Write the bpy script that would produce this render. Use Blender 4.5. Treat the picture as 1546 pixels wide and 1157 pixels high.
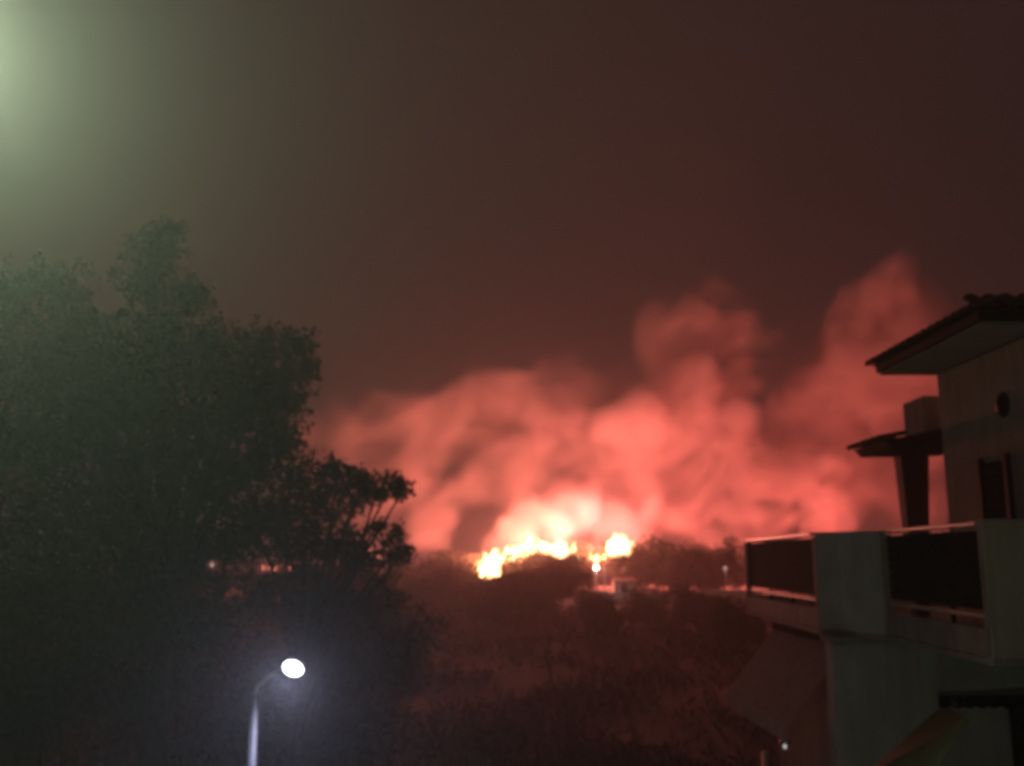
import bpy, math, random
import numpy as np
from mathutils import Vector, Matrix

R = math.radians
rng = np.random.default_rng(11)
random.seed(11)
scene = bpy.context.scene
for o in list(bpy.data.objects):
    bpy.data.objects.remove(o)

# ------------------------------------------------------------------ camera
IW, IH, F = 1546.0, 1157.0, 1450.0          # photograph size and focal length, in photo pixels
HORIZON = 845.0
PITCH = math.atan((HORIZON - IH / 2) / F)
EYE = Vector((0, 0, 6.2))
cam_d = bpy.data.cameras.new("camera")
cam = bpy.data.objects.new("camera", cam_d)
scene.collection.objects.link(cam)
cam.location = EYE
cam.rotation_euler = (R(90) + PITCH, 0, 0)
cam_d.sensor_width = 36
cam_d.lens = 36 * F / IW
cam_d.clip_end = 3000
cam_d.dof.use_dof = True
cam_d.dof.focus_distance = 7
cam_d.dof.aperture_fstop = 1.4
scene.camera = cam

# ------------------------------------------------------------------ night sky (smoke-veiled, sun far below)
world = bpy.data.worlds.new("World")
scene.world = world
world.use_nodes = True
wn, wl = world.node_tree.nodes, world.node_tree.links
wn.clear()
sky = wn.new("ShaderNodeTexSky")
sky.sky_type = 'NISHITA'
sky.sun_disc = False
sky.sun_elevation = R(-6)
sky.sun_rotation = R(200)
bg1 = wn.new("ShaderNodeBackground"); bg1.inputs[1].default_value = 0.05
bg2 = wn.new("ShaderNodeBackground")
bg2.inputs[0].default_value = (0.0215, 0.0142, 0.0132, 1); bg2.inputs[1].default_value = 1.0
addw = wn.new("ShaderNodeAddShader")
outw = wn.new("ShaderNodeOutputWorld")
wl.new(sky.outputs[0], bg1.inputs[0]); wl.new(bg1.outputs[0], addw.inputs[0])
wl.new(bg2.outputs[0], addw.inputs[1]); wl.new(addw.outputs[0], outw.inputs[0])

# light strengths of the burning front and the two lamps (watts)
FIRE_W = 5.1
LAMP_W = 2600
TALL_LAMP_W = 20000
HAZE = 0.0005
VEIL = 0.0055

# ------------------------------------------------------------------ exposure and renderer
vs = scene.view_settings
vs.view_transform = 'Standard'; vs.look = 'None'; vs.exposure = 0; vs.gamma = 1
vs.use_curve_mapping = False
cy = scene.cycles
cy.max_bounces = 4; cy.diffuse_bounces = 2; cy.glossy_bounces = 2
cy.volume_bounces = 2; cy.transparent_max_bounces = 12
cy.volume_step_rate = 3.0; cy.volume_max_steps = 256
cy.sample_clamp_indirect = 1.0; cy.sample_clamp_direct = 12.0
cy.use_denoising = True
cy.use_adaptive_sampling = True; cy.adaptive_threshold = 0.05; cy.adaptive_min_samples = 16
cy.pixel_filter_type = 'BLACKMAN_HARRIS'; cy.filter_width = 4.2

# ================================================================== helpers
def P(px, py, Y):
    """photo pixel -> world point on the plane y = Y"""
    u, v = (px - IW / 2) / F, -(py - IH / 2) / F
    c, s = math.cos(PITCH), math.sin(PITCH)
    d = Vector((u, c - v * s, s + v * c))
    return EYE + d * (Y / d.y)

def px2m(npx, Y):
    return npx * Y / F

def link(o, parent=None):
    scene.collection.objects.link(o)
    if parent is not None:
        o.parent = parent
    return o

def tag(o, label=None, cat=None, group=None, kind=None):
    for k, v in (("label", label), ("category", cat), ("group", group), ("kind", kind)):
        if v:
            o[k] = v
    return o

def empty(name, loc, label, cat, group=None):
    o = bpy.data.objects.new(name, None)
    o.location = loc
    o.empty_display_size = 0.2
    return tag(link(o), label, cat, group)

class MB:
    def __init__(s):
        s.v, s.f = [], []
    def add(s, verts, faces):
        b = len(s.v)
        s.v += [tuple(x) for x in verts]
        s.f += [tuple(i + b for i in q) for q in faces]
        return s
    def box(s, x0, x1, y0, y1, z0, z1):
        return s.hexa([(x0, y0, z0), (x1, y0, z0), (x1, y1, z0), (x0, y1, z0), (x0, y0, z1), (x1, y0, z1), (x1, y1, z1), (x0, y1, z1)])
    def hexa(s, p):
        return s.add(p, [(3, 2, 1, 0), (4, 5, 6, 7), (0, 1, 5, 4), (1, 2, 6, 5), (2, 3, 7, 6), (3, 0, 4, 7)])
    def prism(s, poly, z0, z1):
        n = len(poly)
        return s.add([(x, y, z0) for x, y in poly] + [(x, y, z1) for x, y in poly],
                     [tuple(range(n))[::-1], tuple(range(n, 2 * n))] + [(i, (i + 1) % n, n + (i + 1) % n, n + i) for i in range(n)])
    def bar(s, a, b, w, h):
        """box-section bar from a to b, w across, h up"""
        a, b = Vector(a), Vector(b)
        d = (b - a).normalized()
        up = Vector((0, 0, 1)) if abs(d.z) < 0.95 else Vector((0, 1, 0))
        sd = d.cross(up).normalized(); u = sd.cross(d)
        c = [(-1, -1), (1, -1), (1, 1), (-1, 1)]
        p = [a + sd * (i * w / 2) + u * (j * h / 2) for i, j in c] + [b + sd * (i * w / 2) + u * (j * h / 2) for i, j in c]
        return s.add(p, [(0, 1, 2, 3), (7, 6, 5, 4), (0, 4, 5, 1), (1, 5, 6, 2), (2, 6, 7, 3), (3, 7, 4, 0)])
    def slab(s, quad, t):
        """sheet of four points thickened by t along its normal"""
        q = [Vector(x) for x in quad]
        n = (q[1] - q[0]).cross(q[3] - q[0]).normalized() * t
        return s.hexa(q + [x + n for x in q])
    def tube(s, path, radii, n=8, cap=True):
        path = [Vector(p) for p in path]
        b = len(s.v); m = len(path)
        ref = Vector((0.31, 0.77, 0.55)).normalized()
        for i, p in enumerate(path):
            t = (path[min(i + 1, m - 1)] - path[max(i - 1, 0)]).normalized()
            a = t.cross(ref).normalized(); c = t.cross(a)
            for k in range(n):
                an = 2 * math.pi * k / n
                s.v.append(tuple(p + (a * math.cos(an) + c * math.sin(an)) * radii[i]))
        for i in range(m - 1):
            for k in range(n):
                k2 = (k + 1) % n
                s.f.append((b + i * n + k, b + i * n + k2, b + (i + 1) * n + k2, b + (i + 1) * n + k))
        if cap:
            s.f.append(tuple(b + k for k in range(n))[::-1])
            s.f.append(tuple(b + (m - 1) * n + k for k in range(n)))
        return s
    def lathe(s, prof, n=16, axis=None):
        """profile of (r, z) around z"""
        b = len(s.v)
        M = axis or Matrix.Identity(4)
        for r, z in prof:
            for k in range(n):
                a = 2 * math.pi * k / n
                s.v.append(tuple(M @ Vector((r * math.cos(a), r * math.sin(a), z))))
        for i in range(len(prof) - 1):
            for k in range(n):
                k2 = (k + 1) % n
                s.f.append((b + i * n + k, b + i * n + k2, b + (i + 1) * n + k2, b + (i + 1) * n + k))
        return s
    def mesh(s, name, m=None, smooth=False):
        me = bpy.data.meshes.new(name)
        me.from_pydata(s.v, [], s.f)
        me.update()
        if smooth:
            me.polygons.foreach_set("use_smooth", [True] * len(me.polygons))
        if m:
            me.materials.append(m)
        return me
    def build(s, name, m, parent=None, smooth=False, bevel=0.0):
        o = bpy.data.objects.new(name, s.mesh(name, m, smooth))
        link(o, parent)
        if parent is not None:
            o.matrix_parent_inverse = Matrix.Translation(-Vector(root_loc(parent)))
        if bevel:
            bm = o.modifiers.new("bevel", 'BEVEL'); bm.width = bevel; bm.segments = 2; bm.limit_method = 'ANGLE'
        return o

def root_loc(o):
    return Vector(o.location) if o.type == 'EMPTY' else Vector((0, 0, 0))

def mat(name, col, rough=0.8, var=0.25, scale=3.0, bump=0.0, bscale=40, metal=0.0, col2=None, spec=0.3, drip=0.0):
    m = bpy.data.materials.new(name); m.use_nodes = True
    nt = m.node_tree; N, L = nt.nodes, nt.links
    b = N["Principled BSDF"]
    b.inputs["Roughness"].default_value = rough
    b.inputs["Metallic"].default_value = metal
    b.inputs["Specular IOR Level"].default_value = spec
    tc = N.new("ShaderNodeTexCoord")
    no = N.new("ShaderNodeTexNoise"); no.inputs["Scale"].default_value = scale; no.inputs["Detail"].default_value = 6
    no.inputs["Roughness"].default_value = 0.65
    L.new(tc.outputs["Object"], no.inputs["Vector"])
    rp = N.new("ShaderNodeValToRGB")
    c2 = col2 or tuple(c * (1 - var) for c in col)
    rp.color_ramp.elements[0].position = 0.3; rp.color_ramp.elements[0].color = (*c2, 1)
    rp.color_ramp.elements[1].position = 0.7; rp.color_ramp.elements[1].color = (*col, 1)
    L.new(no.outputs["Fac"], rp.inputs["Fac"])
    if drip:                                   # rain streaks running down the face
        mp = N.new("ShaderNodeMapping"); mp.inputs["Scale"].default_value = (5, 5, 0.35)
        L.new(tc.outputs["Object"], mp.inputs[0])
        nd = N.new("ShaderNodeTexNoise"); nd.inputs["Scale"].default_value = 1.0; nd.inputs["Detail"].default_value = 5
        L.new(mp.outputs[0], nd.inputs["Vector"])
        rd = N.new("ShaderNodeValToRGB")
        rd.color_ramp.elements[0].position = 0.38; rd.color_ramp.elements[0].color = (1 - drip, 1 - drip, 1 - drip, 1)
        rd.color_ramp.elements[1].position = 0.62; rd.color_ramp.elements[1].color = (1, 1, 1, 1)
        L.new(nd.outputs["Fac"], rd.inputs["Fac"])
        mm = N.new("ShaderNodeMix"); mm.data_type = 'RGBA'; mm.blend_type = 'MULTIPLY'; mm.inputs["Factor"].default_value = 1.0
        L.new(rp.outputs[0], mm.inputs["A"]); L.new(rd.outputs[0], mm.inputs["B"]); L.new(mm.outputs["Result"], b.inputs["Base Color"])
    else:
        L.new(rp.outputs[0], b.inputs["Base Color"])
    if bump:
        n2 = N.new("ShaderNodeTexNoise"); n2.inputs["Scale"].default_value = bscale; n2.inputs["Detail"].default_value = 4
        L.new(tc.outputs["Object"], n2.inputs["Vector"])
        bp = N.new("ShaderNodeBump"); bp.inputs["Strength"].default_value = bump; bp.inputs["Distance"].default_value = 0.02
        L.new(n2.outputs["Fac"], bp.inputs["Height"]); L.new(bp.outputs[0], b.inputs["Normal"])
    return m

def emit_mat(name, col, strength, see=False):
    m = bpy.data.materials.new(name); m.use_nodes = True
    N, L = m.node_tree.nodes, m.node_tree.links
    N.clear()
    e = N.new("ShaderNodeEmission"); e.inputs[0].default_value = (*col, 1); e.inputs[1].default_value = strength
    o = N.new("ShaderNodeOutputMaterial")
    if see:
        t = N.new("ShaderNodeBsdfTransparent"); a = N.new("ShaderNodeAddShader")
        L.new(e.outputs[0], a.inputs[0]); L.new(t.outputs[0], a.inputs[1]); L.new(a.outputs[0], o.inputs[0])
    else:
        L.new(e.outputs[0], o.inputs[0])
    return m

def leaf_mat(name, col, col2):
    m = mat(name, col, rough=0.6, scale=1.6, col2=col2, spec=0.25)
    N, L = m.node_tree.nodes, m.node_tree.links
    b = N["Principled BSDF"]; out = [n for n in N if n.type == 'OUTPUT_MATERIAL'][0]
    t = N.new("ShaderNodeBsdfTranslucent"); t.inputs[0].default_value = (*[c * 1.1 for c in col], 1)
    mx = N.new("ShaderNodeMixShader"); mx.inputs[0].default_value = 0.25
    L.new(b.outputs[0], mx.inputs[1]); L.new(t.outputs[0], mx.inputs[2]); L.new(mx.outputs[0], out.inputs[0])
    return m

M = dict(
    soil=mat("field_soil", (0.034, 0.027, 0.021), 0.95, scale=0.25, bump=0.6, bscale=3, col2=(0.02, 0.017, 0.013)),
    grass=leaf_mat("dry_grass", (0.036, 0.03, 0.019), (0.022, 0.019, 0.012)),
    plaster=mat("grey_plaster", (0.72, 0.74, 0.74), 0.85, var=0.3, scale=1.3, bump=0.15, drip=0.16),
    cream=mat("cream_plaster", (0.70, 0.67, 0.57), 0.85, var=0.3, scale=1.1, bump=0.15, drip=0.16),
    concrete=mat("pale_concrete", (0.50, 0.46, 0.42), 0.8, var=0.35, scale=2.5, bump=0.25, drip=0.2),
    soffit=mat("painted_soffit", (0.50, 0.47, 0.40), 0.8, var=0.15, scale=2),
    tile=mat("clay_roof_tile", (0.22, 0.10, 0.065), 0.8, var=0.45, scale=6, bump=0.2),
    wood=mat("dark_stained_wood", (0.055, 0.034, 0.022), 0.6, var=0.4, scale=8),
    slat=mat("dark_painted_metal", (0.03, 0.026, 0.026), 0.9, var=0.3, scale=5, spec=0.08),
    rail=mat("pale_painted_rail", (0.62, 0.56, 0.50), 0.35, var=0.15, scale=5, spec=0.5),
    canvas=mat("brown_awning_canvas", (0.50, 0.42, 0.38), 0.9, var=0.25, scale=4),
    canvas2=mat("ochre_awning_canvas", (0.20, 0.18, 0.10), 0.9, var=0.25, scale=4),
    canvas3=mat("black_awning_canvas", (0.03, 0.03, 0.03), 0.9, var=0.25, scale=4),
    valance=mat("pale_valance_canvas", (0.72, 0.64, 0.60), 0.9, var=0.2, scale=4),
    galv=mat("galvanised_steel", (0.50, 0.48, 0.46), 0.5, var=0.2, scale=6, metal=0.4),
    pole=mat("weathered_lamp_pole", (0.03, 0.0285, 0.0285), 0.6, var=0.3, scale=6),
    dark=mat("dark_housing_metal", (0.05, 0.05, 0.055), 0.5, var=0.2),
    glass=mat("recess_shade_glass", (0.012, 0.014, 0.016), 0.08, var=0.1, spec=0.6),  # dark colour stands in for shade inside the lower storey
    bark=mat("grey_brown_bark", (0.11, 0.085, 0.065), 0.95, var=0.5, scale=7, bump=0.5, bscale=20),
    leafA=leaf_mat("broad_leaf_green", (0.075, 0.105, 0.045), (0.035, 0.055, 0.022)),
    leafB=leaf_mat("olive_leaf_green", (0.085, 0.10, 0.06), (0.04, 0.05, 0.03)),
    leafC=leaf_mat("scrub_leaf_green", (0.07, 0.085, 0.04), (0.035, 0.045, 0.02)),
    flame=emit_mat("flame", (1.0, 0.40, 0.12), 0.25, see=True),
    led=emit_mat("cold_led", (0.82, 0.88, 1.0), 40.0),
    sodium=emit_mat("far_lamp_glow", (1.0, 0.86, 0.72), 14.0),
    dim=emit_mat("dim_lamp_glow", (1.0, 0.62, 0.48), 0.6),
    glint_bulb=emit_mat("small_glint_glow", (0.95, 0.97, 1.0), 0.5),  # glow put in for a glint below the far awning
    mercury=emit_mat("greenish_lamp_glow", (0.72, 1.0, 0.66), 40.0),
)

_fm = M["flame"].node_tree
_fe = _fm.nodes.new("ShaderNodeEmission"); _fe.inputs[0].default_value = (1.0, 0.50, 0.20, 1); _fe.inputs[1].default_value = 2.6
_fm.links.new(_fe.outputs[0], [n for n in _fm.nodes if n.type == 'OUTPUT_MATERIAL'][0].inputs["Volume"])
M["flame"].cycles.emission_sampling = 'NONE'        # the light of each blaze comes from its own lamp

M["flame_red"] = emit_mat("red_flame", (1.0, 0.22, 0.15), 0.3, see=True)
_fm = M["flame_red"].node_tree
_fe = _fm.nodes.new("ShaderNodeEmission"); _fe.inputs[0].default_value = (1.0, 0.28, 0.19, 1); _fe.inputs[1].default_value = 1.6
_fm.links.new(_fe.outputs[0], [n for n in _fm.nodes if n.type == 'OUTPUT_MATERIAL'][0].inputs["Volume"])
M["flame_red"].cycles.emission_sampling = 'NONE'

def point_light(name, loc, parent, watts, col, size):
    l = bpy.data.lights.new(name, 'POINT')
    l.energy = watts; l.color = col; l.shadow_soft_size = size
    o = link(bpy.data.objects.new(name, l), parent)
    o.location = Vector(loc) - root_loc(parent)
    return o

# ================================================================== the ground
def terrain(x, y):
    t = min(max((y - 45) / 130, 0), 1)
    h = 1.6 * t * t * (3 - 2 * t)
    return h + 0.12 * math.sin(x * 0.35 + 1.7 * math.sin(y * 0.13)) * min(1, max(0, (y - 24) / 20)) + 0.2 * math.sin(x * 0.06 + y * 0.045)

xs = np.concatenate([np.linspace(-700, -90, 14), np.linspace(-80, 90, 120), np.linspace(100, 700, 14)])
ys = np.concatenate([np.linspace(-40, 18, 12), np.linspace(20, 120, 90), np.linspace(124, 260, 40), np.linspace(280, 900, 14)])
gm = MB()
gv = [(float(x), float(y), terrain(x, y)) for y in ys for x in xs]
nx = len(xs)
gf = [(j * nx + i, j * nx + i + 1, (j + 1) * nx + i + 1, (j + 1) * nx + i) for j in range(len(ys) - 1) for i in range(nx - 1)]
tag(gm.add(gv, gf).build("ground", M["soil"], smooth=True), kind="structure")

# dry grass over the near field: one mass
def leaf_mesh(name, centres, size, m, aspect=0.6, up=0.0):
    """many small four-cornered leaves, one at each centre"""
    n = len(centres)
    c = np.asarray(centres, dtype=np.float64)
    d = rng.normal(size=(n, 3)); d[:, 2] += up
    d /= np.linalg.norm(d, axis=1)[:, None]
    e = rng.normal(size=(n, 3)); e -= (e * d).sum(1)[:, None] * d
    e /= np.linalg.norm(e, axis=1)[:, None]
    s = (np.asarray(size) * rng.uniform(0.65, 1.35, n))[:, None]
    a = d * s * 0.5; b = e * s * 0.5 * aspect
    v = np.stack([c - a, c + b, c + a, c - b], 1).reshape(-1, 3)
    me = bpy.data.meshes.new(name)
    me.vertices.add(4 * n); me.vertices.foreach_set("co", v.ravel())
    me.loops.add(4 * n); me.loops.foreach_set("vertex_index", np.arange(4 * n, dtype=np.int32))
    me.polygons.add(n); me.polygons.foreach_set("loop_start", np.arange(0, 4 * n, 4, dtype=np.int32))
    me.update(calc_edges=True)
    me.materials.append(m)
    return me

ng = 26000
gy = 26 + 90 * rng.random(ng) ** 1.8
gx = (rng.random(ng) - 0.42) * (gy * 0.95 + 6)
keep = np.sin(gx * 0.5 + 2 * np.sin(gy * 0.21)) + rng.normal(size=ng) * 0.7 > -0.3
gx, gy = gx[keep], gy[keep]
gc = np.array([(x, y, terrain(x, y) + 0.16) for x, y in zip(gx, gy)])
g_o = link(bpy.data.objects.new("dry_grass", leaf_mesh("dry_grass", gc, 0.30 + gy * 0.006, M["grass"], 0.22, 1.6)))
tag(g_o, "rough dry grass covering the dark field", "grass", kind="stuff")

# ================================================================== foliage builders
def clump_points(c, r, leaf, cover, squash=(1, 1, 0.85)):
    n = max(20, int(cover * math.pi * r * r / (leaf * leaf * 0.3)))
    d = rng.normal(size=(n, 3)); d /= np.linalg.norm(d, axis=1)[:, None]
    rad = r * rng.random(n) ** 0.42
    # uneven lobes: the shell swells and shrinks with direction
    ph = rng.uniform(0, 6.28, 6)
    lob = 1 + 0.22 * np.sin(3 * d[:, 0] * 2 + ph[0]) * np.sin(3 * d[:, 2] * 2 + ph[1]) + 0.16 * np.sin(9 * d[:, 0] + ph[2]) + 0.16 * np.sin(10 * d[:, 2] + ph[3])
    return np.asarray(c) + d * (rad * lob)[:, None] * np.asarray(squash)

def sprays(c, r, leaf, k):
    """leafy twigs poking out of a clump"""
    out = []
    for _ in range(k):
        d = rng.normal(size=3); d[2] += 0.35; d /= np.linalg.norm(d)
        ln = r * rng.uniform(0.25, 0.5)
        t = rng.random(14)
        out.append(np.asarray(c) + d * (r * 0.85 + t * ln)[:, None] + rng.normal(size=(14, 3)) * leaf * 0.7)
    return np.concatenate(out)

def tree(name, label, cat, base, clumps, m, leaf, cover=2.6, trunk_r=0.16, group=None, limb_every=1, gaps=(), spray=9):
    """clumps: (px, py, r_px, Y) seen from the photograph's eye; base: (x, y)"""
    base = Vector((base[0], base[1], terrain(*base)))
    root = empty(name, base, label, cat, group)
    pts, cents = [], []
    for px, py, rp, Y in clumps:
        c = P(px, py, Y); r = px2m(rp, Y)
        cents.append((c, r))
        pts.append(clump_points(c, r, leaf, cover))
        pts.append(sprays(c, r, leaf, spray))
    pts = np.concatenate(pts)
    for (gx_, gy_, gz_), gr in gaps:           # holes in the crown along a line of sight
        d = Vector((gx_, gy_, gz_)) - EYE
        d = np.array(d.normalized()); rel = pts - np.array(EYE)
        t = rel @ d
        dist = np.linalg.norm(rel - t[:, None] * d, axis=1) / np.maximum(t, 1)
        pts = pts[dist > gr]
    cr = link(bpy.data.objects.new("crown", leaf_mesh("crown", pts - np.array(base), leaf, m)), root)
    tr = MB()
    top = max(c.z for c, r in cents)
    mid = Vector((base.x + 0.15, base.y, base.z + (top - base.z) * 0.5))
    tr.tube([base - Vector((0, 0, .1)), base.lerp(mid, 0.5) + Vector((0.08, 0.05, 0)), mid], [trunk_r * 1.25, trunk_r, trunk_r * 0.8], 10)
    for i, (c, r) in enumerate(cents):
        if i % limb_every:
            continue
        k = random.uniform(0.7, 0.98)
        s = base.lerp(mid, k)
        b = s.lerp(c, 0.5) + Vector((random.uniform(-.2, .2), random.uniform(-.2, .2), 0.12 * (c - s).length))
        tr.tube([s, b, c, c + (c - b).normalized() * r * 0.5], [trunk_r * 0.45, trunk_r * 0.3, trunk_r * 0.14, trunk_r * 0.05], 6)
    tr.build("trunk", M["bark"], root, smooth=True)
    return root

# ================================================================== the house on the right
HX = 6.3
house = empty("house", (7.5, 13.0, 0),
              "pale plastered two-storey house with balcony, awnings and dark tiled eaves", "house")
# lower storey
MB().box(4.90, 13.0, 13.62, 18.5, 0, 5.175).build("lower_wall", M["cream"], house)
MB().box(4.28, 8.5, 13.25, 13.60, 0, 5.10).build("wing_wall", M["plaster"], house, bevel=0.015)
tag(MB().box(4.24, 8.5, 13.22, 13.64, 5.102, 5.175).build("wall_capping", M["concrete"], house), "thin shadowed capping line on the wing wall")
# balcony slab and edge
A, B, C, D, E = (4.5, 18.9), (4.27, 13.7), (4.88, 12.9), (4.71, 9.73), (9.5, 9.45)
balc = MB().prism([A, (13, 18.9), (13, 9.4), E, D, C, B], 5.178, 5.235).build("balcony", M["concrete"], house)

def off(p, q, d):
    v = Vector((q[0] - p[0], q[1] - p[1], 0)).normalized()
    return Vector((-v.y, v.x, 0)) * d

def wall_run(name, p, q, z0, z1, t, m, parent, bevel=0.01):
    n = off(p, q, t)
    poly = [p, q, (q[0] + n.x, q[1] + n.y), (p[0] + n.x, p[1] + n.y)]
    return MB().prism(poly, z0, z1).build(name, m, parent, bevel=bevel)

def along(p, q, t):
    return (p[0] + (q[0] - p[0]) * t, p[1] + (q[1] - p[1]) * t)

wall_run("balcony_pier", B, C, 5.237, 6.58, 0.14, M["plaster"], balc, 0.012)
wall_run("balcony_pier", D, E, 5.237, 6.60, 0.14, M["cream"], balc, 0.012)

def railing(p, q, n_slat, lab):
    ln = math.dist(p, q)
    a, b = along(p, q, 0.012), along(p, q, 0.988)
    k = wall_run("balcony_kerb", a, b, 5.242, 5.52, 0.13, M["concrete"], balc, 0.01)
    k["label"] = lab
    for t in (0.0, 0.96):
        wall_run("railing_post", along(p, q, t + 0.004), along(p, q, t + 0.036), 5.244, 6.52, 0.10, M["concrete"], balc, 0.008)
    s0, s1 = along(p, q, 0.05), along(p, q, 0.95)
    n = off(p, q, 0.05)
    za = Vector((s0[0] + n.x, s0[1] + n.y, 0)); zb = Vector((s1[0] + n.x, s1[1] + n.y, 0))
    lo, hi = 5.70, 6.50
    MB().bar(za + Vector((0, 0, 5.64)), zb + Vector((0, 0, 5.64)), 0.05, 0.045).build("lower_rail", M["rail"], balc, bevel=0.006)
    h = (hi - lo) / n_slat
    nb = n.normalized() * 0.035
    MB().slab([za + nb + Vector((0, 0, 5.69)), zb + nb + Vector((0, 0, 5.69)), zb + nb + Vector((0, 0, 6.49)), za + nb + Vector((0, 0, 6.49))], -0.012).build("privacy_screen", M["slat"], balc)
    for i in range(n_slat):
        z = lo + h * (i + 0.5)
        dz = Vector((0, 0, z))
        MB().bar(za + dz, zb + dz, 0.03, h * 0.93).build("slat", M["slat"], balc)
    for t in (0.33, 0.66):
        m_ = za.lerp(zb, t) + n * 0.8
        MB().bar(m_ + Vector((0, 0, 5.52)), m_ + Vector((0, 0, 6.5)), 0.04, 0.04).build("baluster", M["slat"], balc)
    MB().bar(za + Vector((0, 0, 6.56)), zb + Vector((0, 0, 6.56)), 0.11, 0.045).build("handrail", M["rail"], balc, bevel=0.01)

railing(A, B, 7, "pale concrete kerb under the far railing, lit red by the fire")
railing(C, D, 7, "pale concrete kerb under the near railing")
wall_run("balcony_end_wall", (13.0, 18.9), A, 5.242, 5.52, 0.13, M["concrete"], balc)
MB().bar((4.5, 18.84, 6.56), (8.0, 18.84, 6.56), 0.1, 0.045).build("handrail", M["rail"], balc)
for i in range(8):
    MB().bar((4.6 + i * 0.45, 18.84, 5.52), (4.6 + i * 0.45, 18.84, 6.54), 0.03, 0.03).build("baluster", M["slat"], balc)

# upper storey
uw = MB().box(HX, 13.0, 10.9, 14.0, 5.24, 8.90).build("upper_wall", M["cream"], house, bevel=0.02)
# side door with shutter, and a round vent, on the wall over the balcony
dr = MB().box(HX - 0.035, HX - 0.002, 12.2, 12.8, 5.25, 7.45).build("shutter_door", M["slat"], house)
for i in range(14):
    MB().box(HX - 0.06, HX - 0.037, 12.24, 12.76, 5.34 + i * 0.148, 5.46 + i * 0.148).build("slat", M["slat"], dr)
for y in (12.15, 12.85):
    MB().box(HX - 0.07, HX - 0.004, y - 0.04, y + 0.04, 5.25, 7.53).build("door_frame", M["wood"], dr)
vent_m = Matrix.Translation((HX - 0.001, 12.15, 8.15)) @ Matrix.Rotation(R(-90), 4, 'Y')
vt = MB().lathe([(0.16, 0), (0.16, 0.03), (0.12, 0.04), (0.12, 0.012), (0.0, 0.01)], 20, vent_m).build("round_vent", M["dark"], house)
for i in range(5):
    MB().bar((HX - 0.034, 12.15 - 0.1, 8.07 + i * 0.04), (HX - 0.034, 12.15 + 0.1, 8.07 + i * 0.04), 0.012, 0.02).build("slat", M["slat"], vt)
# chimney-like rear block over the small porch roof
MB().box(6.42, 7.4, 14.8, 15.6, 8.15, 8.72).build("chimney", M["cream"], house, bevel=0.02)

# main roof: boxed eave, tiles over it
EX0, EX1, EY0, EY1, EZ = 5.40, 13.6, 10.85, 14.15, 8.92
rf = MB().box(EX0 + .12, EX1, EY0 + .12, EY1, EZ, EZ + 0.03).build("roof", M["soffit"], house)
MB().hexa([(EX0 + .06, EY0 + .06, EZ + .033), (EX1, EY0 + .06, EZ + .033), (EX1, EY1, EZ + .033), (EX0 + .06, EY1, EZ + .033),
           (EX0 + .06, EY0 + .06, EZ + .14), (EX1, EY0 + .06, EZ + .14), (EX1, EY1, EZ + .14), (EX0 + .06, EY1, EZ + .14)]).build("fascia", M["wood"], rf)
apex = [(9.6, 12.2, 10.15), (13.6, 12.2, 10.15)]
r0 = EZ + 0.142
MB().add([(EX0, EY0, r0), (EX1, EY0, r0), (EX1, EY1 + .05, r0), (EX0, EY1 + .05, r0), (9.6, 12.25, r0 + 1.25), (EX1, 12.25, r0 + 1.25)],
         [(0, 1, 5, 4), (2, 3, 4, 5), (3, 0, 4), (1, 2, 5), (3, 2, 1, 0)]).build("roof_slope", M["tile"], rf)

def tile_mesh(ln):
    m = MB(); n = 7
    pr = [(math.cos(math.pi * k / (n - 1)) * 0.1, math.sin(math.pi * k / (n - 1)) * 0.075) for k in range(n)]
    pi_ = [(x * 0.82, z * 0.75 - 0.004) for x, z in pr]
    v = []
    for yy, s in ((0, 1.0), (ln, 0.86)):
        v += [(x * s, yy, z * s) for x, z in pr] + [(x * s, yy, z * s) for x, z in pi_]
    f = []
    for k in range(n - 1):
        f += [(k, k + 1, 2 * n + k + 1, 2 * n + k), (n + k + 1, n + k, 3 * n + k, 3 * n + k + 1), (k + 1, k, n + k, n + k + 1)]
    return m.add(v, f).mesh("tile", M["tile"])
tile_me = tile_mesh(0.42)

def tile_row(p, q, inward, pitch, parent, z, step=0.21):
    p, q = Vector(p), Vector(q)
    n = int((q - p).length / step)
    ang = math.atan2(inward[1], inward[0]) - math.pi / 2
    for i in range(n + 1):
        c = p.lerp(q, i / n)
        o = link(bpy.data.objects.new("tile", tile_me), parent)
        o.matrix_parent_inverse = Matrix.Translation(-root_loc(parent))
        o.location = (c.x, c.y, z)
        o.rotation_euler = (pitch + random.uniform(-.02, .02), 0, ang + random.uniform(-.03, .03))
tile_row((EX0 - .05, EY0, 0), (EX0 - .05, EY1, 0), (1, 0), R(17), rf, r0 + 0.012)
tile_row((EX0 + 0.1, EY0 - .05, 0), (EX1, EY0 - .05, 0), (0, 1), R(30), rf, r0 + 0.012)

# porch roof behind, on its post
pz = 7.84
pr = MB().hexa([(5.72, 14.4, pz), (7.0, 14.4, pz + .03), (7.0, 15.7, pz + .03), (5.72, 15.7, pz),
                (5.62, 14.35, pz + 0.13), (7.0, 14.35, pz + 0.40), (7.0, 15.75, pz + 0.40), (5.62, 15.75, pz + 0.13)]).build("porch_roof", M["wood"], house, bevel=0.01)
tile_row((5.53, 14.4, 0), (5.53, 15.7, 0), (1, 0), R(12), pr, pz + 0.135)
p0 = P(1372, 684, 15.4)
MB().hexa([(p0.x - .10, 15.3, 5.24), (p0.x + .10, 15.3, 5.24), (p0.x + .10, 15.5, 5.24), (p0.x - .10, 15.5, 5.24),
           (p0.x - .19, 15.25, pz - .002), (p0.x + .26, 15.25, pz - .002), (p0.x + .26, 15.55, pz - .002), (p0.x - .19, 15.55, pz - .002)]).build("porch_post", M["wood"], house, bevel=0.012)

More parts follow.
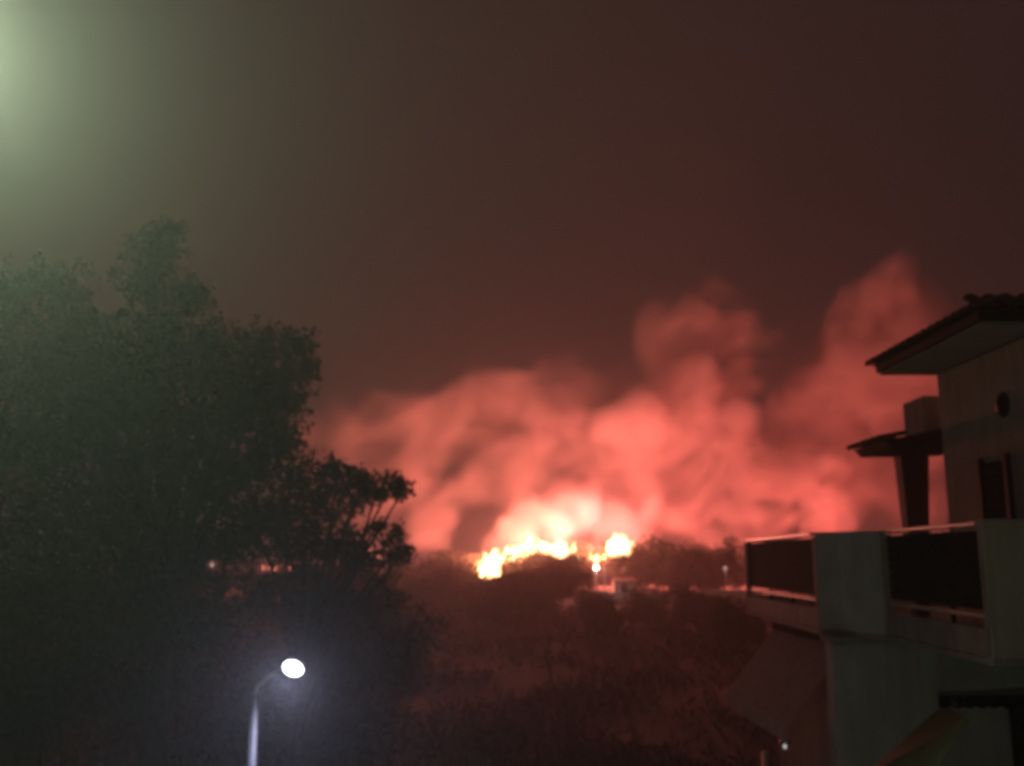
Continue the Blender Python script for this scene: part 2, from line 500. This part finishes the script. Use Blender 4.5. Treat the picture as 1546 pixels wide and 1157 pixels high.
# awnings
def awning(name, top_far, top_near, bot_near, bot_far, m, val, vm, lab, cassette=True):
    fb = MB().slab([top_far, top_near, bot_near, bot_far], 0.012).build(name, m, house)
    fb["label"] = lab
    if cassette:
        MB().bar(Vector(top_far) + Vector((0, 0, .04)), Vector(top_near) + Vector((0, 0, .04)), 0.12, 0.12).build("cassette", M["slat"], fb, bevel=0.02)
    a, b = Vector(bot_far), Vector(bot_near)
    MB().bar(a, b, 0.05, 0.04).build("front_bar", vm, fb)
    # scalloped hanging edge
    n = 12; v = []; f = []
    for i in range(n * 4 + 1):
        t = i / (n * 4)
        p = a.lerp(b, t)
        dz = val * (0.82 + 0.18 * abs(math.sin(t * n * math.pi)))
        v += [(p.x, p.y, p.z - .021), (p.x, p.y, p.z - .021 - dz), (p.x + .008, p.y, p.z - .021), (p.x + .008, p.y, p.z - .021 - dz)]
    for i in range(n * 4):
        q = i * 4
        f += [(q, q + 1, q + 5, q + 4), (q + 2, q + 6, q + 7, q + 3), (q + 1, q + 3, q + 7, q + 5)]
    MB().add(v, f).build("valance", vm, fb)
    return fb
aw = awning("awning", (4.89, 18.4, 4.95), (4.89, 14.6, 4.95), (3.98, 14.6, 3.80), (3.95, 18.4, 3.80), M["canvas"], 0.22, M["valance"],
            "brown canvas awning with pale hanging edge below the far railing")
for y in (14.9, 18.1):
    MB().bar((4.88, y, 4.2), (4.0, y, 3.79), 0.035, 0.035).build("awning_arm", M["rail"], aw)
aw2 = awning("awning", P(1425, 1062, 11.2), P(1462, 1085, 10.2), P(1400, 1185, 10.2), P(1300, 1175, 11.2), M["canvas2"], 0.2, M["canvas2"],
             "ochre canvas awning at the lower storey", cassette=False)
aw3 = awning("awning", (8.2, 9.9, 4.95), (5.25, 9.9, 4.95), P(1415, 1046, 9.2), P(1640, 1046, 9.2), M["canvas3"], 0.12, M["canvas3"],
             "black canvas awning under the near balcony corner")
# dark sheets standing in for the shade in the lower storey under the balcony
MB().box(6.55, 8.4, 13.20, 13.247, 2.2, 4.4).build("recess_shade_sheet", M["glass"], house)
MB().box(5.9, 8.5, 11.0, 11.2, 0.0, 3.86).build("recess_shade_screen", M["slat"], house)
# added hanging lamp, its glow standing in for a glint, and the awning's post
lc = P(1185, 1128, 15.6)
MB().tube([(lc.x, lc.y, lc.z + .14), (lc.x, lc.y, 4.15)], [0.006, 0.006], 6).build("glint_cord", M["slat"], aw)
ln_ = MB().lathe([(0.02, 0.14), (0.10, 0.07), (0.10, 0.06), (0.06, 0.06)], 10, Matrix.Translation(lc)).build("glint_lantern", M["dark"], aw)
MB().lathe([(0.0, -0.03), (0.02, -0.02), (0.028, 0.0), (0.02, 0.04), (0.0, 0.045)], 10, Matrix.Translation(lc)).build("glint_bulb", M["glint_bulb"], aw, smooth=True)
MB().tube([(4.05, 16.2, 0), (4.05, 16.2, 3.18)], [0.05, 0.05], 10).build("awning_post", M["rail"], house, smooth=True)

# ================================================================== street lamp in front of the trees
LY = 12.0
pt = P(385, 1047, LY)
hd = P(443, 1008, LY - 0.15)
lamp = empty("street_lamp", (pt.x, LY, 0), "slim grey street lamp with glaring white head in front of dark tree", "street lamp")
MB().tube([(pt.x, LY, 0.0), (pt.x, LY, 2.0), (pt.x, LY, pt.z)], [0.075, 0.065, 0.052], 14).build("pole", M["pole"], lamp, smooth=True)
MB().lathe([(0.16, 0), (0.16, 0.02), (0.09, 0.03), (0.085, 0.25), (0.078, 0.27)], 14, Matrix.Translation((pt.x, LY, 0))).build("base_plate", M["pole"], lamp)
MB().tube([(pt.x + .085, LY - .03, pt.z + .02), (pt.x + .085, LY - .03, pt.z - .13)], [0.016, 0.016], 8).build("clamp", M["pole"], lamp)
MB().tube([(pt.x, LY, pt.z - .04), (pt.x + .03, LY, pt.z + .08), (pt.x + .16, LY - .03, pt.z + .2), hd + Vector((-.1, .12, .0))], [0.03, 0.03, 0.026, 0.024], 10).build("arm", M["galv"], lamp, smooth=True)
# oval head tipped down towards the viewer
aim = Vector((-0.06, -0.80, -0.60)).normalized()
rot = aim.to_track_quat('Z', 'Y').to_matrix().to_4x4()
hm = Matrix.Translation(hd) @ rot @ Matrix.Diagonal((0.86, 0.9, 1, 1))
MB().lathe([(0.0, -0.13), (0.07, -0.125), (0.135, -0.06), (0.155, 0.0), (0.155, 0.02), (0.14, 0.02)], 24, hm).build("head_housing", M["dark"], lamp, smooth=True)
MB().lathe([(0.138, 0.012), (0.11, 0.035), (0.06, 0.048), (0.0, 0.052)], 24, hm).build("lens", M["led"], lamp, smooth=True)
sp = bpy.data.lights.new("lamp_light", 'SPOT')
sp.energy = LAMP_W; sp.color = (0.60, 0.63, 1.0); sp.shadow_soft_size = 0.1; sp.spot_size = R(165); sp.spot_blend = 1.0
so = link(bpy.data.objects.new("lamp_light", sp), lamp)
so.matrix_basis = Matrix.Translation(hd + aim * 0.09 - Vector((pt.x, LY, 0))) @ aim.to_track_quat('-Z', 'Y').to_matrix().to_4x4()

# tall greenish lamp standing just beyond the upper left of the view
tl = P(-95, 60, 6.6)                           # lens of the lamp
tb = Vector((tl.x - 1.5, 6.9, 0))
tall = empty("street_lamp", tb, "tall street lamp with greenish light beside the tree, past the upper left edge", "street lamp")
MB().tube([tb, tb + Vector((0, 0, 5)), (tb.x, 6.9, tl.z - .2), (tb.x + .2, 6.88, tl.z + .1), (tl.x - .04, 6.7, tl.z + .12)], [0.09, 0.075, 0.055, 0.045, 0.035], 12).build("pole", M["galv"], tall, smooth=True)
ax = Vector((0.08, -0.77, -0.63)).normalized()
tm = Matrix.Translation(tl) @ ax.to_track_quat('Z', 'Y').to_matrix().to_4x4()
MB().lathe([(0.0, -0.16), (0.06, -0.15), (0.12, -0.07), (0.14, 0.0), (0.14, 0.03), (0.125, 0.03)], 20, tm).build("head_housing", M["dark"], tall, smooth=True)
MB().lathe([(0.124, 0.02), (0.09, 0.045), (0.0, 0.06)], 16, tm).build("lens", M["mercury"], tall, smooth=True)
s2 = bpy.data.lights.new("lamp_light", 'SPOT')
s2.energy = TALL_LAMP_W; s2.color = (0.74, 1.0, 0.65); s2.shadow_soft_size = 0.1; s2.spot_size = R(172); s2.spot_blend = 1.0
s2o = link(bpy.data.objects.new("lamp_light", s2), tall)
s2o.matrix_basis = Matrix.Translation(tl + ax * 0.16 - tb) @ ax.to_track_quat('-Z', 'Y').to_matrix().to_4x4()

# ================================================================== near trees and shrubs on the left
A_Y = 17.5
tallA = [(238, 372, 38), (258, 350, 20), (225, 420, 50), (290, 450, 34), (85, 440, 52), (20, 455, 62), (130, 500, 60), (60, 550, 90), (235, 510, 80),
         (325, 525, 50), (395, 530, 44), (448, 525, 30), (455, 560, 28), (425, 600, 48), (350, 610, 85), (250, 640, 110), (130, 640, 110),
         (30, 670, 100), (425, 660, 42), (320, 720, 90), (190, 760, 110), (60, 790, 110), (390, 700, 50), (110, 890, 100), (10, 920, 100), (250, 860, 100), (330, 830, 60), (180, 960, 90), (290, 940, 70), (130, 560, 60), (180, 590, 80), (300, 560, 50), (400, 590, 60)]
tree("broadleaf_tree", "tall dark broadleaf tree towering at the edge, faintly green in lamplight", "tree", (-6.35, A_Y),
     [(a, b, c, A_Y + random.uniform(-1.3, 1.3)) for a, b, c in tallA], M["leafA"], 0.105, trunk_r=0.17,
     gaps=[(P(162, 455, 17), 0.013), (P(320, 853, 17), 0.006)])
GAPS = [(P(393 + i * 14, 858 + (i % 2) * 2, 17), 0.0042) for i in range(4)] + [(P(320, 853, 17), 0.005)]
B_Y = 19.5
lowB = [(455, 712, 32), (510, 716, 30), (550, 728, 26), (590, 734, 24), (608, 742, 15), (480, 760, 52), (430, 770, 60), (535, 752, 28), (568, 750, 18),
        (455, 830, 58), (520, 822, 36), (548, 838, 34), (590, 838, 22), (610, 832, 9), (602, 805, 8), (572, 795, 9), (380, 790, 55), (400, 900, 50), (560, 905, 60), (480, 905, 60)]
tree("olive_tree", "lower spreading tree reaching a ragged branch across the glowing smoke", "tree", (-4.3, B_Y),
     [(a, b, c, B_Y + random.uniform(-.8, .8)) for a, b, c in lowB], M["leafB"], 0.095, trunk_r=0.13, gaps=GAPS, spray=10)
shr = [("broad dark shrub filling the lower corner beside the trunk", (60, 1030, 150, 23.5)),
       ("dark shrub left of the street lamp pole", (250, 1020, 130, 24)),
       ("dark shrub right behind the glaring lamp head", (440, 1010, 110, 25)),
       ("rounded shrub right of the lamp, at the field's edge", (580, 985, 90, 26)),
       ("low shrub at the bottom between lamp pole and open field", (520, 1110, 100, 22.5)),
       ("low shrub at the bottom under the lamp pole", (350, 1140, 100, 21.5))]
for lab, (px, py, rp, Y) in shr:
    c = P(px, py, Y)
    cl = []
    for k in range(6):
        cl.append((px + random.uniform(-.7, .7) * rp, py + random.uniform(-.45, .6) * rp, rp * random.uniform(.45, .7), Y + random.uniform(-.7, .7)))
    cl.append((px, py, rp * .7, Y))
    tree("shrub", lab, "shrub", (c.x, Y), cl, M["leafC"], 0.11, cover=1.4, trunk_r=0.07, group="shrubs at the edge of the field", limb_every=2, gaps=GAPS, spray=6)

# ================================================================== far tree line before the fire
def far_crown(seed):
    r = np.random.default_rng(seed)
    pts = []
    for k in range(20):
        d = r.normal(size=3); d /= np.linalg.norm(d); d[2] = abs(d[2])
        c = d * np.array([0.62, 0.62, 0.62]) * r.uniform(0.4, 1.0); c[2] += 0.18
        rad = r.uniform(0.22, 0.40)
        n = 330
        q = r.normal(size=(n, 3)); q /= np.linalg.norm(q, axis=1)[:, None]
        pts.append(c + q * (rad * r.random(n) ** 0.4)[:, None] * np.array([1, 1, .8]))
    p = np.concatenate(pts)
    p[:, :2] /= np.percentile(np.abs(p[:, :2]), 97, axis=0); p[:, 2] /= np.percentile(p[:, 2], 99)
    p[:, 2] = np.abs(p[:, 2])
    return leaf_mesh("crown", p, 0.085, M["leafC"])
CROWNS = [far_crown(s) for s in (3, 5, 8, 13)]
TRUNK = MB().tube([(0, 0, -0.05), (0.02, 0, 0.3), (0, 0.02, 0.7)], [0.05, 0.04, 0.02], 8).mesh("trunk", M["bark"], True)

def far_tree(name, label, px, top, wpx, Y, k, group="trees before the burning front"):
    t = P(px, top, Y)
    g = terrain(t.x, Y)
    root = empty(name, (t.x, Y, g), label, "tree" if "tree" in name else "bush", group)
    w = px2m(wpx, Y) / 2; h = max(t.z - g, 0.6)
    cr = link(bpy.data.objects.new("crown", CROWNS[k % 4]), root); cr.scale = (w, w, h); cr.rotation_euler.z = random.uniform(0, 6)
    tr = link(bpy.data.objects.new("trunk", TRUNK), root); tr.scale = (w, w, h)
    return root
FT = [
    ("bush", "low bush just left of the brightest flame", 690, 834, 80, 140, 0),
    ("bush", "bush beneath the ragged tree branch, left of the fire", 640, 842, 90, 136, 1),
    ("round_tree", "domed tree silhouetted right against the broad yellow flames", 800, 829, 110, 146, 2),
    ("round_tree", "tree on the shoulder of the dome before the yellow flames", 848, 838, 80, 142, 3),
    ("round_tree", "hazy tree above the white lamp, left of the smaller fire", 897, 812, 76, 178, 0),
    ("round_tree", "broad round tree right of the smaller fire", 992, 816, 110, 150, 1),
    ("round_tree", "tree against the broad round tree's far shoulder", 1036, 824, 66, 144, 2),
    ("round_tree", "lone round tree beside the balcony corner", 1092, 817, 66, 152, 3),
    ("bush", "small bush at the foot of the smaller fire", 952, 829, 50, 152, 0),
    ("bush", "small bush between the broad tree and the lone round tree", 1064, 836, 44, 146, 2),
    ("bush", "wide dark bush under the brightest flame", 742, 868, 130, 118, 1),
    ("bush", "wide dark bush left under the brightest flame", 655, 862, 130, 112, 3),
    ("bush", "blunt dark bush ending beside the white lamp", 838, 850, 95, 114, 0),
    ("bush", "dark bush low before the burning front, middle of three", 785, 858, 90, 108, 2),
    ("bush", "small dark bush in the field below the pale hut", 975, 891, 60, 92, 1),
    ("bush", "small dark bush in the field below the broad tree", 1050, 888, 80, 88, 3),
    ("bush", "low bush in the field left of the small bushes", 905, 893, 60, 84, 2),
    ("bush", "bush at the field's edge below the balcony corner", 1110, 905, 90, 70, 0),
]
for i, (n, lab, px, top, w, Y, k) in enumerate(FT):
    far_tree(n, lab, px, top, w, Y, k)
# more scrub hidden in part behind the near trees
for i, (px, top, w, Y, lab) in enumerate([(560, 852, 110, 120, "bush half hidden by the ragged branch tips"), (480, 862, 120, 118, "bush mostly hidden behind the lower spreading tree")]):
    far_tree("bush", lab, px, top, w, Y, i + 1)

# far boundary wall, pale hut, short wall in the field
w0, w1 = P(878, 884, 126), P(1150, 884, 126)
bw = empty("boundary_wall", (w0.x, 126, terrain(w0.x, 126)), "long low pale wall across the far side of the field", "wall")
npan = 9
for i in range(npan):
    x0 = w0.x + (w1.x - w0.x) * i / npan; x1 = w0.x + (w1.x - w0.x) * (i + 1) / npan
    g = terrain((x0 + x1) / 2, 126) - .2
    MB().box(x0 + .02, x1 - .26, 125.9, 126.1, g, g + 1.15 + random.uniform(-.05, .05)).build("wall_panel", M["concrete"], bw)
    MB().box(x1 - .24, x1, 125.86, 126.14, g, g + 1.3).build("post", M["concrete"], bw)
hx0, hx1 = P(926, 870, 132), P(958, 870, 132)
g = terrain(hx0.x, 132)
hut = empty("hut", (hx0.x, 132, g), "small pale hut behind the far wall, right of the white lamp", "hut")
MB().box(hx0.x, hx1.x, 131, 134, g - .2, g + 2.1).build("wall", M["cream"], hut)
MB().hexa([(hx0.x - .2, 130.8, g + 2.11), (hx1.x + .2, 130.8, g + 2.11), (hx1.x + .2, 134.2, g + 2.3), (hx0.x - .2, 134.2, g + 2.3),
           (hx0.x - .2, 130.8, g + 2.2), (hx1.x + .2, 130.8, g + 2.2), (hx1.x + .2, 134.2, g + 2.4), (hx0.x - .2, 134.2, g + 2.4)]).build("roof", M["tile"], hut)
MB().box(hx0.x + .9, hx0.x + 1.7, 130.94, 130.996, g, g + 1.8).build("door", M["wood"], hut)
s0, s1 = P(657, 1012, 53), P(748, 1012, 53)
sw = empty("low_wall", (s0.x, 53, terrain(s0.x, 53)), "short low pale wall lying across the dark field", "wall")
for i in range(4):
    if i == 2:
        continue
    x0 = s0.x + (s1.x - s0.x) * i / 4; x1 = s0.x + (s1.x - s0.x) * (i + 1) / 4
    gg = terrain(x0, 53) - .1
    MB().box(x0 + .01, x1 - .01, 52.85, 53.15, gg, gg + .38 + random.uniform(-.05, .05)).build("block", M["concrete"], sw, bevel=0.03)

# far lamps
def far_lamp(px, py, Y, r, watts, lab, glow="sodium", col=(1.0, 0.9, 0.8)):
    c = P(px, py, Y); g = terrain(c.x, Y)
    root = empty("far_lamp", (c.x, Y, g), lab, "lamp", "lamps across the field")
    MB().tube([(c.x, Y, g), (c.x, Y, c.z - r)], [0.06, 0.045], 8).build("pole", M["galv"], root)
    MB().lathe([(0.0, -r), (r * .7, -r * .7), (r, 0), (r * .7, r * .7), (0, r)], 12, Matrix.Translation(c)).build("globe", M[glow], root, smooth=True)
    MB().lathe([(r * .5, r * .9), (r * .5, r * 1.25), (0.0, r * 1.3)], 10, Matrix.Translation(c)).build("cap", M["dark"], root)
    if watts:
        point_light("lamp_light", c + Vector((0, -r * 1.6, 0)), root, watts, col, r)
    return root
far_lamp(900, 857, 124, 0.28, 260, "bright white globe lamp at the far side of the field", "sodium", (0.95, 0.95, 1.0))
far_lamp(913, 857, 125, 0.14, 0, "faint globe lamp close beside the bright white one", "dim")
far_lamp(1095, 858, 124, 0.22, 40, "dim warm globe lamp under the lone round tree", "dim", (1.0, 0.8, 0.6))
far_lamp(320, 853, 120, 0.24, 0, "faint lone lamp glinting through the tall tree", "dim")

# ================================================================== the fires
def tongue(seed):
    r = np.random.default_rng(seed)
    m = MB(); n, k = 12, 9
    ph = r.uniform(0, 6.28, 4)
    path, rad = [], []
    for i in range(n):
        t = i / (n - 1)
        path.append((0.22 * t * math.sin(3.2 * t + ph[0]), 0.18 * t * math.sin(2.7 * t + ph[1]), t))
        rad.append(max(0.004, 0.26 * (1 - t) ** 0.8 * (0.55 + 0.9 * math.sin(min(1, t * 2.2 + .25) * 1.57)) * (1 + 0.18 * math.sin(9 * t + ph[2]))))
    return m.tube(path, rad, k).mesh("flame_tongue", M["flame"], True)
TONGUES = [tongue(s) for s in range(5)]

def fire(px, py, Y, wpx, hpx, n, watts, lab, light_up=1.0, lean=0.25, fat=0.6, col=(1.0, 0.22, 0.15), back=-0.3, m=None):
    """a blaze whose foot is at the pixel, wpx wide and hpx tall"""
    c = P(px, py, Y)
    c.z = max(c.z, terrain(c.x, Y) - 0.1)
    root = empty("fire", c, lab, "fire", "fires of the burning front")
    w, h = px2m(wpx, Y), px2m(hpx, Y)
    for i in range(n):
        u = random.uniform(-.5, .5)
        o = link(bpy.data.objects.new("flame_tongue", TONGUES[i % 5]), root)
        if m:
            o.material_slots[0].link = 'OBJECT'; o.material_slots[0].material = m
        hh = h * (1 - 1.5 * u * u) * random.uniform(.5, 1.1)
        o.location = (u * w, random.uniform(-.35, .35) * w, random.uniform(-.1, .25) * h)
        o.scale = (h * fat * random.uniform(.7, 1.3), h * fat, hh)
        o.rotation_euler = (random.uniform(-.15, .15), lean + random.uniform(-.2, .25), random.uniform(-.5, .5))
    if watts:
        point_light("fire_light", c + Vector((0, back, h * 0.5 + light_up)), root, watts * FIRE_W, col, max(0.6, w * 0.15))
    return root
fire(736, 872, 141, 22, 34, 22, 5200, "brightest fire, a white-hot ball between two dark bushes", fat=1.0, lean=0.1)
fire(768, 850, 156, 50, 28, 12, 5000, "yellow fire rising just right of the white-hot ball", 2.0, back=4.0, lean=0.4, fat=0.9)
fire(812, 842, 160, 84, 34, 18, 7500, "broad yellow fire behind the domed tree", 3.5, back=1.5, lean=0.15, fat=1.0)
fire(852, 842, 166, 46, 24, 9, 4500, "yellow fire behind the dome's right shoulder", 3.0, back=2.0)
fire(930, 838, 170, 32, 34, 14, 5600, "smaller separate fire left of the broad round tree", 2.5, back=2.5, col=(1.0, 0.18, 0.16), lean=0.55, fat=0.9)
fire(786, 859, 147, 12, 16, 5, 250, "tiny fire spot in the gap under the domed tree", 0.3)
fire(664, 850, 152, 40, 18, 8, 1800, "low line of fire behind the bushes under the branch tips", 2.0, m=M["flame_red"])
fire(570, 842, 160, 70, 26, 9, 3600, "low fire glowing through the ragged branch gap", 3.0, m=M["flame_red"])
fire(412, 861, 150, 48, 12, 6, 200, "row of small red fire spots seen through the trees", 0.4, m=M["flame_red"])
fire(890, 848, 169, 44, 20, 9, 3000, "low fire joining the broad blaze and the smaller one", 2.5, back=2.5, col=(1.0, 0.17, 0.14))
fire(1005, 872, 166, 60, 20, 6, 6500, "fire hidden behind the broad round tree", 2.2, col=(1.0, 0.165, 0.13))
fire(1092, 872, 168, 40, 16, 5, 5200, "fire hidden behind the lone round tree", 2.2, col=(1.0, 0.15, 0.12))
fire(1260, 872, 172, 90, 26, 6, 4800, "fire hidden beyond the balcony railing", 6.0, col=(1.0, 0.15, 0.12))
fire(1390, 872, 176, 90, 26, 6, 4200, "fire hidden beyond the porch post", 6.0, col=(1.0, 0.15, 0.12))

# ================================================================== smoke over the fires
def smoke_group(puffs, lo, hi, res):
    ng_ = bpy.data.node_groups.new("smoke_field", 'GeometryNodeTree')
    ng_.interface.new_socket("Geometry", in_out='INPUT', socket_type='NodeSocketGeometry')
    ng_.interface.new_socket("Geometry", in_out='OUTPUT', socket_type='NodeSocketGeometry')
    N, L = ng_.nodes, ng_.links
    def math_(op, a, b=None, clamp=False):
        n = N.new("ShaderNodeMath"); n.operation = op; n.use_clamp = clamp
        for i, x in enumerate((a, b)):
            if x is None:
                continue
            if isinstance(x, (int, float)):
                n.inputs[i].default_value = x
            else:
                L.new(x, n.inputs[i])
        return n.outputs[0]
    pos = N.new("GeometryNodeInputPosition").outputs[0]
    def noise(scale, detail, vec, rough=0.55):
        n = N.new("ShaderNodeTexNoise"); n.inputs["Scale"].default_value = scale
        n.inputs["Detail"].default_value = detail; n.inputs["Roughness"].default_value = rough
        L.new(vec, n.inputs["Vector"])
        return n
    w1 = noise(0.055, 2, pos)
    sub = N.new("ShaderNodeVectorMath"); sub.operation = 'SUBTRACT'; L.new(w1.outputs["Color"], sub.inputs[0]); sub.inputs[1].default_value = (.5, .5, .5)
    sc_ = N.new("ShaderNodeVectorMath"); sc_.operation = 'SCALE'; L.new(sub.outputs[0], sc_.inputs[0]); sc_.inputs["Scale"].default_value = 22
    wp = N.new("ShaderNodeVectorMath"); wp.operation = 'ADD'; L.new(pos, wp.inputs[0]); L.new(sc_.outputs[0], wp.inputs[1])
    total = None
    for c, r, w in puffs:
        d = N.new("ShaderNodeVectorMath"); d.operation = 'DISTANCE'; L.new(wp.outputs[0], d.inputs[0]); d.inputs[1].default_value = tuple(c)
        mr = N.new("ShaderNodeMapRange"); mr.interpolation_type = 'SMOOTHSTEP'
        L.new(d.outputs["Value"], mr.inputs["Value"])
        mr.inputs["From Min"].default_value = r * 1.25; mr.inputs["From Max"].default_value = r * 0.25
        mr.inputs["To Min"].default_value = 0; mr.inputs["To Max"].default_value = w
        total = mr.outputs[0] if total is None else math_('ADD', total, mr.outputs[0])
    sx = N.new("ShaderNodeSeparateXYZ"); L.new(pos, sx.inputs[0])
    cx = N.new("ShaderNodeCombineXYZ")
    L.new(math_('SUBTRACT', sx.outputs[0], math_('MULTIPLY', sx.outputs[2], 0.45)), cx.inputs[0]); L.new(sx.outputs[1], cx.inputs[1])
    L.new(math_('MULTIPLY', sx.outputs[2], 1.1), cx.inputs[2])
    n1 = noise(0.075, 8, cx.outputs[0], 0.66); n1.inputs["Distortion"].default_value = 0.6
    n2 = noise(0.03, 3, wp.outputs[0], 0.5)
    nn = math_('ADD', math_('MULTIPLY', n1.outputs["Fac"], 2.3), math_('MULTIPLY', n2.outputs["Fac"], 1.0))
    env = math_('MINIMUM', total, 1.6)
    # billows: the envelope carved by noise
    v = math_('MULTIPLY', env, math_('MAXIMUM', math_('SUBTRACT', nn, 1.15), 0.0))
    dens = N.new("ShaderNodeMapRange"); dens.interpolation_type = 'SMOOTHSTEP'
    L.new(v, dens.inputs["Value"]); dens.inputs["From Min"].default_value = 0.22; dens.inputs["From Max"].default_value = 0.95
    vc = N.new("GeometryNodeVolumeCube")
    L.new(dens.outputs[0], vc.inputs["Density"])
    vc.inputs["Background"].default_value = 0
    vc.inputs["Min"].default_value = lo; vc.inputs["Max"].default_value = hi
    for i, k in enumerate(("Resolution X", "Resolution Y", "Resolution Z")):
        vc.inputs[k].default_value = max(8, int((hi[i] - lo[i]) / res))
    sm = N.new("GeometryNodeSetMaterial"); sm.inputs["Material"].default_value = M["smoke"]
    out = N.new("NodeGroupOutput")
    L.new(vc.outputs[0], sm.inputs[0]); L.new(sm.outputs[0], out.inputs[0])
    return ng_

smk = bpy.data.materials.new("smoke"); smk.use_nodes = True
sn = smk.node_tree.nodes; sn.clear()
pv = sn.new("ShaderNodeVolumePrincipled")
pv.inputs["Color"].default_value = (0.88, 0.80, 0.78, 1)
pv.inputs["Density"].default_value = 0.22
pv.inputs["Anisotropy"].default_value = 0.1
smk.node_tree.links.new(pv.outputs[0], sn.new("ShaderNodeOutputMaterial").inputs["Volume"])
M["smoke"] = smk

PUFF = [  # px, py, radius px, distance, weight
    (480, 680, 60, 190, .8), (540, 640, 70, 190, .9), (600, 690, 90, 188, 1), (560, 760, 80, 186, 1), (650, 620, 80, 192, 1), (720, 600, 80, 194, 1),
    (700, 690, 100, 188, 1), (660, 790, 90, 182, 1), (780, 640, 90, 192, 1), (790, 740, 90, 186, 1), (850, 590, 70, 196, .7), (870, 680, 80, 192, .9),
    (960, 625, 62, 180, 1.5), (940, 700, 90, 192, 1), (880, 770, 80, 186, 1), (1000, 760, 90, 190, 1), (1030, 560, 72, 192, 1.1), (1040, 485, 66, 192, 1.1),
    (1090, 520, 60, 198, .9), (990, 490, 46, 196, .9), (1100, 475, 50, 198, .9), (1135, 530, 52, 198, .8), (1060, 440, 36, 198, .8), (1010, 525, 55, 194, .8), (1070, 590, 65, 194, .9), (1000, 605, 55, 192, .9), (1310, 580, 70, 200, .9), (1060, 660, 100, 194, 1), (1130, 620, 80, 198, .9), (1140, 740, 110, 194, 1), (1200, 660, 90, 200, .9), (1260, 740, 100, 200, 1),
    (1280, 620, 80, 202, .9), (1320, 520, 84, 194, 1.3), (1345, 450, 66, 194, 1.3), (1280, 490, 50, 196, 1.1), (1370, 520, 70, 196, 1.1), (1390, 470, 60, 198, 1.1), (1425, 520, 60, 198, 1.0), (1300, 450, 40, 198, 1.0), (1390, 560, 80, 204, .9), (1400, 700, 110, 204, .9), (1390, 480, 50, 206, .7),
    (1500, 620, 120, 208, .7),
    (1150, 570, 150, 222, .55), (900, 580, 150, 222, .5), (660, 620, 130, 220, .5), (1300, 620, 150, 224, .6), (1200, 720, 120, 214, .7), (1000, 660, 140, 216, .6),
]
NEAR_PUFF = [(770, 800, 34, 168, .8), (805, 785, 46, 170, 1), (835, 770, 36, 171, .9), (855, 800, 34, 172, .8), (880, 765, 30, 176, .8),
             (955, 800, 36, 179, 1), (985, 785, 34, 181, .9), (1015, 775, 30, 183, .7), (640, 800, 40, 172, .6),
             (738, 805, 26, 164, .7), (722, 765, 40, 173, .8), (865, 755, 40, 175, .8), (905, 790, 36, 178, .9), (925, 765, 34, 180, .9), (1045, 790, 34, 184, .8),
             (1065, 785, 50, 188, 1), (1110, 775, 60, 190, 1), (1180, 780, 60, 192, 1), (1250, 790, 60, 194, 1), (690, 800, 40, 176, .8), (425, 700, 80, 190, .8), (440, 770, 70, 188, .9), (640, 760, 60, 182, .8)]
puffs = [(P(a, b, 188 + (Y - 188) * 0.7), px2m(r, Y), w) for a, b, r, Y, w in PUFF] + [(P(a, b, Y), px2m(r, Y), w) for a, b, r, Y, w in NEAR_PUFF]
lo = (-58.0, 162.0, 0.0); hi = (124.0, 232.0, 84.0)
smoke = link(bpy.data.objects.new("smoke", bpy.data.meshes.new("smoke")))
smoke.data.materials.append(smk)
gnm = smoke.modifiers.new("smoke", 'NODES'); gnm.node_group = smoke_group(puffs, lo, hi, 0.9)
tag(smoke, "billowing smoke lit red by the fires below", "smoke", kind="stuff")

# thin drifting smoke that veils the whole sky behind the fires
vm_ = bpy.data.materials.new("smoke_veil"); vm_.use_nodes = True
vn = vm_.node_tree.nodes; vn.clear()
vp = vn.new("ShaderNodeVolumePrincipled")
vp.inputs["Color"].default_value = (0.88, 0.86, 0.84, 1); vp.inputs["Density"].default_value = VEIL; vp.inputs["Anisotropy"].default_value = 0.0
vm_.node_tree.links.new(vp.outputs[0], vn.new("ShaderNodeOutputMaterial").inputs["Volume"])
veil = MB().box(-300, 340, 236, 330, 2.6, 236).build("smoke_veil", vm_)
tag(veil, "thin dark smoke drifting across the night sky", "smoke", kind="stuff")

# ================================================================== smoky air
hz = MB().box(-760, 760, -45, 920, -1.8, 240)
hzm = bpy.data.materials.new("haze"); hzm.use_nodes = True
hn = hzm.node_tree.nodes; hn.clear()
hv = hn.new("ShaderNodeVolumePrincipled")
hv.inputs["Color"].default_value = (0.86, 0.82, 0.79, 1)
hv.inputs["Density"].default_value = HAZE
hv.inputs["Anisotropy"].default_value = 0.72
hzm.node_tree.links.new(hv.outputs[0], hn.new("ShaderNodeOutputMaterial").inputs["Volume"])
tag(hz.build("haze", hzm), "thin smoky air over the whole place", "haze", kind="stuff")
hzm.cycles.volume_sampling = 'EQUIANGULAR'
